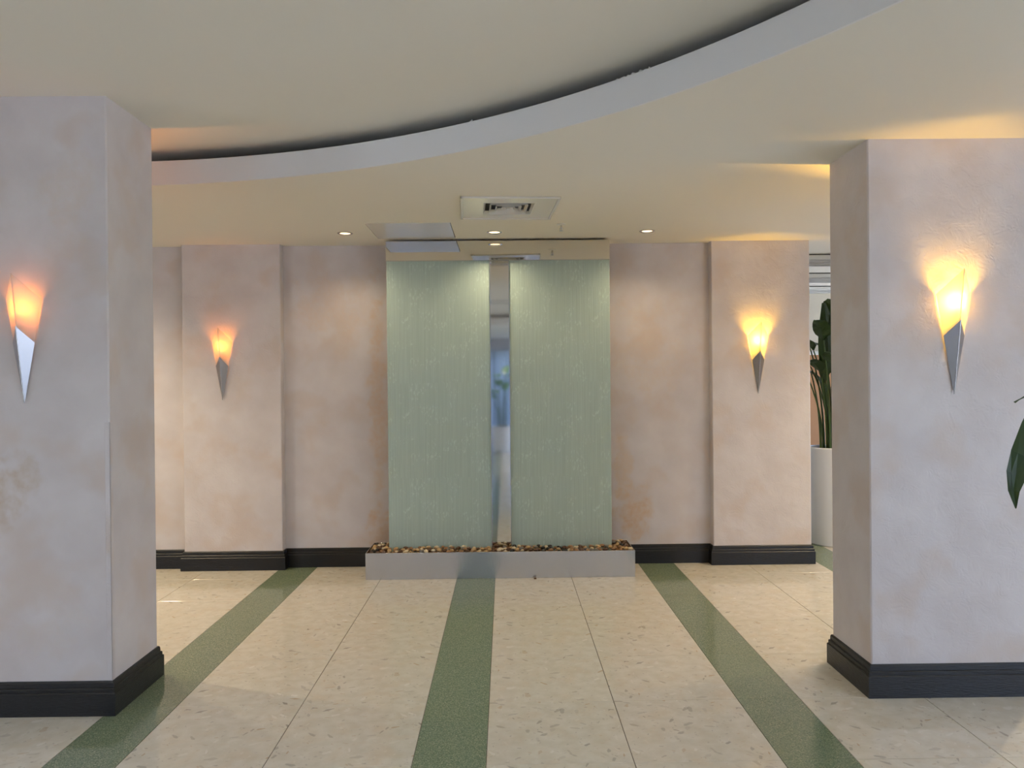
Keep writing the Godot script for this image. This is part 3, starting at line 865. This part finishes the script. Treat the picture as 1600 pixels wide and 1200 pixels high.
# ------------------------------------------------------------------ plants
func leaf_mesh(spine: Array, half: Array, side: Vector3, fold: float) -> SurfaceTool:
	# a blade along the spine; half widths at each spine point, folded up along the midrib
	var st := begin()
	var rows := []
	for i in spine.size():
		var d: Vector3 = (spine[mini(i + 1, spine.size() - 1)] - spine[maxi(i - 1, 0)]).normalized()
		var u := (side - d * side.dot(d)).normalized()
		var n := d.cross(u).normalized()
		var row := []
		for k in 5:
			var t := (k - 2) / 2.0
			row.append(spine[i] + u * t * half[i] + n * fold * absf(t) * half[i] + n * 0.004 * sin(i * 2.1 + k))
		rows.append(row)
	for i in range(rows.size() - 1):
		for k in 4:
			var q := [rows[i][k], rows[i][k + 1], rows[i + 1][k + 1], rows[i + 1][k]]
			var out: Vector3 = (q[1] - q[0]).cross(q[3] - q[0])
			if out.length() < 1e-9: out = Vector3.UP
			face(st, [q[0], q[1], q[2]], out); face(st, [q[0], q[2], q[3]], out)
	st.index()
	return st

func bend(a: Vector3, b: Vector3, c: Vector3, n: int) -> Array:
	var out := []
	for i in n + 1:
		var t := float(i) / n
		out.append(a.lerp(b, t).lerp(b.lerp(c, t), t))
	return out

func add_pot(p: Node3D, r0: float, r1: float, h: float) -> void:
	var st := begin()
	add_lathe(st, Vector3.ZERO, [Vector2(0.0, 0.0), Vector2(r0 - 0.01, 0.0), Vector2(r0, 0.012), Vector2(r1, h - 0.01), Vector2(r1 - 0.006, h), Vector2(r1 - 0.018, h), Vector2(r1 - 0.022, h - 0.008), Vector2(r1 - 0.022, h - 0.05)], 48)
	obj("pot", st, M.pot, p)
	var so := begin()
	add_lathe(so, Vector3.ZERO, [Vector2(r1 - 0.021, h - 0.06), Vector2(r1 * 0.5, h - 0.035), Vector2(0.0, h - 0.03)], 32)
	obj("soil", so, M.soil, p)

func plant(called: String, at: Vector3, y0: float, r: float, n: int, h0: float, h1: float, leaf: float, seed_: int, m: Material, label: String) -> Node3D:
	var p := base(called, at)
	tag(p, label, "plant")
	var g := RandomNumberGenerator.new(); g.seed = seed_
	for i in n:
		var a := TAU * i / n + g.randf_range(-0.4, 0.4)
		var d := Vector3(cos(a), 0, sin(a))
		var foot := Vector3(0, y0, 0) + d * r * g.randf_range(0.15, 0.8)
		var h := g.randf_range(h0, h1)
		var top := foot + d * r * g.randf_range(0.3, 1.1) + Vector3.UP * h
		var st := begin()
		add_tube(st, bend(foot, foot + Vector3.UP * h * 0.55, top, 7), 0.010, 0.006, 6)
		obj("stem", st, M.stem, p)
		if i % 3 == 2 and n > 12: continue
		var tip := top + d * leaf * g.randf_range(0.5, 0.9) + Vector3.UP * leaf * g.randf_range(-0.1, 0.5)
		var sp := bend(top, top.lerp(tip, 0.5) + Vector3.UP * leaf * 0.3, tip, 8)
		var hw := []
		for k in 9:
			var t := k / 8.0
			hw.append(leaf * 0.26 * pow(sin(PI * pow(t, 0.62)), 0.8) * (0.6 + 0.4 * (1 - t)) + 0.002)
		obj("leaf", leaf_mesh(sp, hw, Vector3.UP.cross(d), 0.28), m, p)
	return p

func build_plants() -> void:
	# tall planter in the passage, seen through the gap beside the right pillar
	var far := plant("potted_plant", P(3.085, 0, 7.18), 0.865, 0.19, 30, 0.55, 1.05, 0.34, 6, M.dark_leaf, "leafy green plant in a tall white cylindrical planter beyond the right pillar")
	add_pot(far, 0.235, 0.235, 0.905)
	# the large leaf and the stems that show in the gap
	for s in [[[2.97, 1.55, 7.10], [3.02, 1.80, 7.06], [2.93, 2.24, 7.02], 0.085], [[3.0, 1.6, 7.1], [2.99, 1.92, 7.05], [2.99, 2.13, 7.02], 0.06], [[3.1, 1.9, 7.1], [3.08, 2.15, 7.06], [2.94, 2.26, 7.0], 0.11], [[2.96, 1.5, 7.08], [2.93, 1.62, 7.04], [2.90, 1.76, 7.02], 0.04], [[3.02, 1.45, 7.08], [3.06, 1.55, 7.04], [3.04, 1.63, 7.02], 0.03]]:
		var o := P(3.085, 0, 7.18)
		var a := P(s[0][0], s[0][1], s[0][2]) - o; var b := P(s[1][0], s[1][1], s[1][2]) - o; var c := P(s[2][0], s[2][1], s[2][2]) - o
		var hw := []
		for k in 9: hw.append(s[3] * pow(sin(PI * clampf(k / 8.0, 0.03, 0.97)), 0.7))
		obj("leaf", leaf_mesh(bend(a, b, c, 8), hw, Vector3(1, 0, 0.35), 0.25), M.dark_leaf, far)
		var st := begin()
		add_tube(st, bend(Vector3(a.x * 0.3, 0.865, a.z * 0.3), Vector3(a.x * 0.4, 1.3, a.z * 0.5), a, 6), 0.009, 0.006, 6)
		obj("stem", st, M.stem, far)
	# plant just outside the frame on the right whose leaf tip hangs into view
	var nearp := plant("foreground_plant", P(2.2, 0, 2.2), 0.465, 0.13, 7, 0.8, 1.2, 0.42, 28, M.dark_leaf, "plant with a large dark green leaf hanging in from the right edge")
	add_pot(nearp, 0.19, 0.22, 0.5)
	var q := P(2.2, 0, 2.2)
	var spine := []
	for c in [[1.84, 1.64], [1.78, 1.635], [1.72, 1.60], [1.655, 1.54], [1.595, 1.465], [1.54, 1.385], [1.495, 1.315], [1.472, 1.265], [1.464, 1.215], [1.470, 1.165]]:
		spine.append(P(c[0], c[1], 2.2) - q)
	obj("leaf", leaf_mesh(spine, [0.006, 0.03, 0.05, 0.06, 0.06, 0.050, 0.036, 0.026, 0.014, 0.002], Vector3(0.85, -0.2, 0.5), 0.3), M.dark_leaf, nearp)
	var st := begin()
	add_tube(st, bend(Vector3(-0.02, 0.465, 0), Vector3(-0.02, 1.3, 0), spine[0], 10), 0.010, 0.006, 8)
	obj("stem", st, M.stem, nearp)
	var sp2 := []
	for k in 7: sp2.append(P(lerpf(1.76, 1.468, k / 6.0), 1.60 - 0.13 * pow(k / 6.0, 1.3), 2.2) - q)
	obj("leaf", leaf_mesh(sp2, [0.008, 0.02, 0.03, 0.03, 0.018, 0.004, 0.001], Vector3(0.2, 0.6, 0.7), 0.3), M.dark_leaf, nearp)
	var st2 := begin()
	add_tube(st2, bend(Vector3(0.02, 0.465, 0.02), Vector3(0.0, 1.2, 0.02), sp2[0], 10), 0.009, 0.005, 8)
	obj("stem", st2, M.stem, nearp)
	# greenery by the windows behind the camera, mirrored in the steel column and the wet glass
	var i := 0
	for c in [[-0.95, -6.4], [-0.08, -4.6], [1.3, -6.3], [2.4, -6.6]]:
		var wp := plant("window_plant", P(c[0], 0, c[1]), 0.515, 0.15, 16, 0.6, 1.25, 0.42, 60 + i, M.leaf, "leafy plant in a white pot, " + ["first", "second", "third", "fourth"][i] + " from the left by the curtains behind the camera")
		add_pot(wp, 0.2, 0.24, 0.55)
		i += 1

# ------------------------------------------------------------------ scene
func _ready() -> void:
	rng.seed = 1
	# camera
	var cam := Camera3D.new()
	cam.name = "camera"
	cam.fov = 53.13
	cam.near = 0.05; cam.far = 200.0
	cam.position = Vector3(0, EYE, 0)
	cam.rotation = Vector3(-0.0034, -0.0092, -0.0095)
	add_child(cam)
	cam.current = true
	# sky and exposure
	var sky_m := ProceduralSkyMaterial.new()
	sky_m.sky_top_color = Color(0.62, 0.74, 0.96)
	sky_m.sky_horizon_color = Color(0.84, 0.90, 0.99)
	sky_m.ground_horizon_color = Color(0.66, 0.67, 0.66)
	sky_m.ground_bottom_color = Color(0.5, 0.5, 0.48)
	sky_m.sky_energy_multiplier = 2.1
	sky_m.ground_energy_multiplier = 2.0
	var sky := Sky.new(); sky.sky_material = sky_m
	var env := Environment.new()
	env.background_mode = Environment.BG_SKY
	env.sky = sky
	env.tonemap_mode = Environment.TONE_MAPPER_LINEAR
	env.tonemap_exposure = 1.15
	env.sdfgi_enabled = true; env.ssao_enabled = true; env.ssil_enabled = true
	var we := WorldEnvironment.new(); we.name = "world_environment"; we.environment = env
	add_child(we)
	# sun: high and from beyond the fountain's wall, so that it lights the paving outside and none of the room
	var sun := DirectionalLight3D.new()
	sun.name = "sun"
	sun.light_color = Color(1.0, 0.98, 0.95); sun.light_energy = 9.0; sun.light_angular_distance = 0.6; sun.shadow_enabled = true
	sun.sky_mode = DirectionalLight3D.SKY_MODE_LIGHT_ONLY
	sun.rotation = Vector3(deg_to_rad(-50), PI, 0)
	add_child(sun)
	make_materials()
	build_floor()
	build_ceiling()
	build_walls()
	build_fountain()
	# lamps: near pillars, pilasters, and the backs of the pillars (their light shows on the ceiling behind)
	var yellow := Color(1.0, 0.76, 0.26); var orange := Color(1.0, 0.58, 0.22)
	var yg := Color(1.0, 0.76, 0.18); var og := Color(1.0, 0.55, 0.14)
	sconce(P(-2.247, 1.465, 3.620), 0, 0.028, orange, og, "large dim orange wall sconce on the left pillar")
	sconce(P(2.172, 1.463, 3.702), 0, 0.34, yellow, yg, "large bright yellow wall sconce on the right pillar")
	sconce(P(-2.340, 1.413, PIL_Z), 0, 0.065, orange, og, "small looking orange wall sconce on the pilaster left of the fountain")
	sconce(P(2.112, 1.424, PIL_Z), 0, 0.34, yellow, yg, "small looking yellow wall sconce on the pilaster right of the fountain")
	sconce(P(2.172, 1.463, 4.138), PI, 1.3, yellow, yg, "wall sconce on the hidden back of the right pillar")
	sconce(P(-2.247, 1.465, 4.088), PI, 0.35, orange, og, "wall sconce on the hidden back of the left pillar")
	build_ceiling_fittings()
	build_plants()
	build_pebbles()
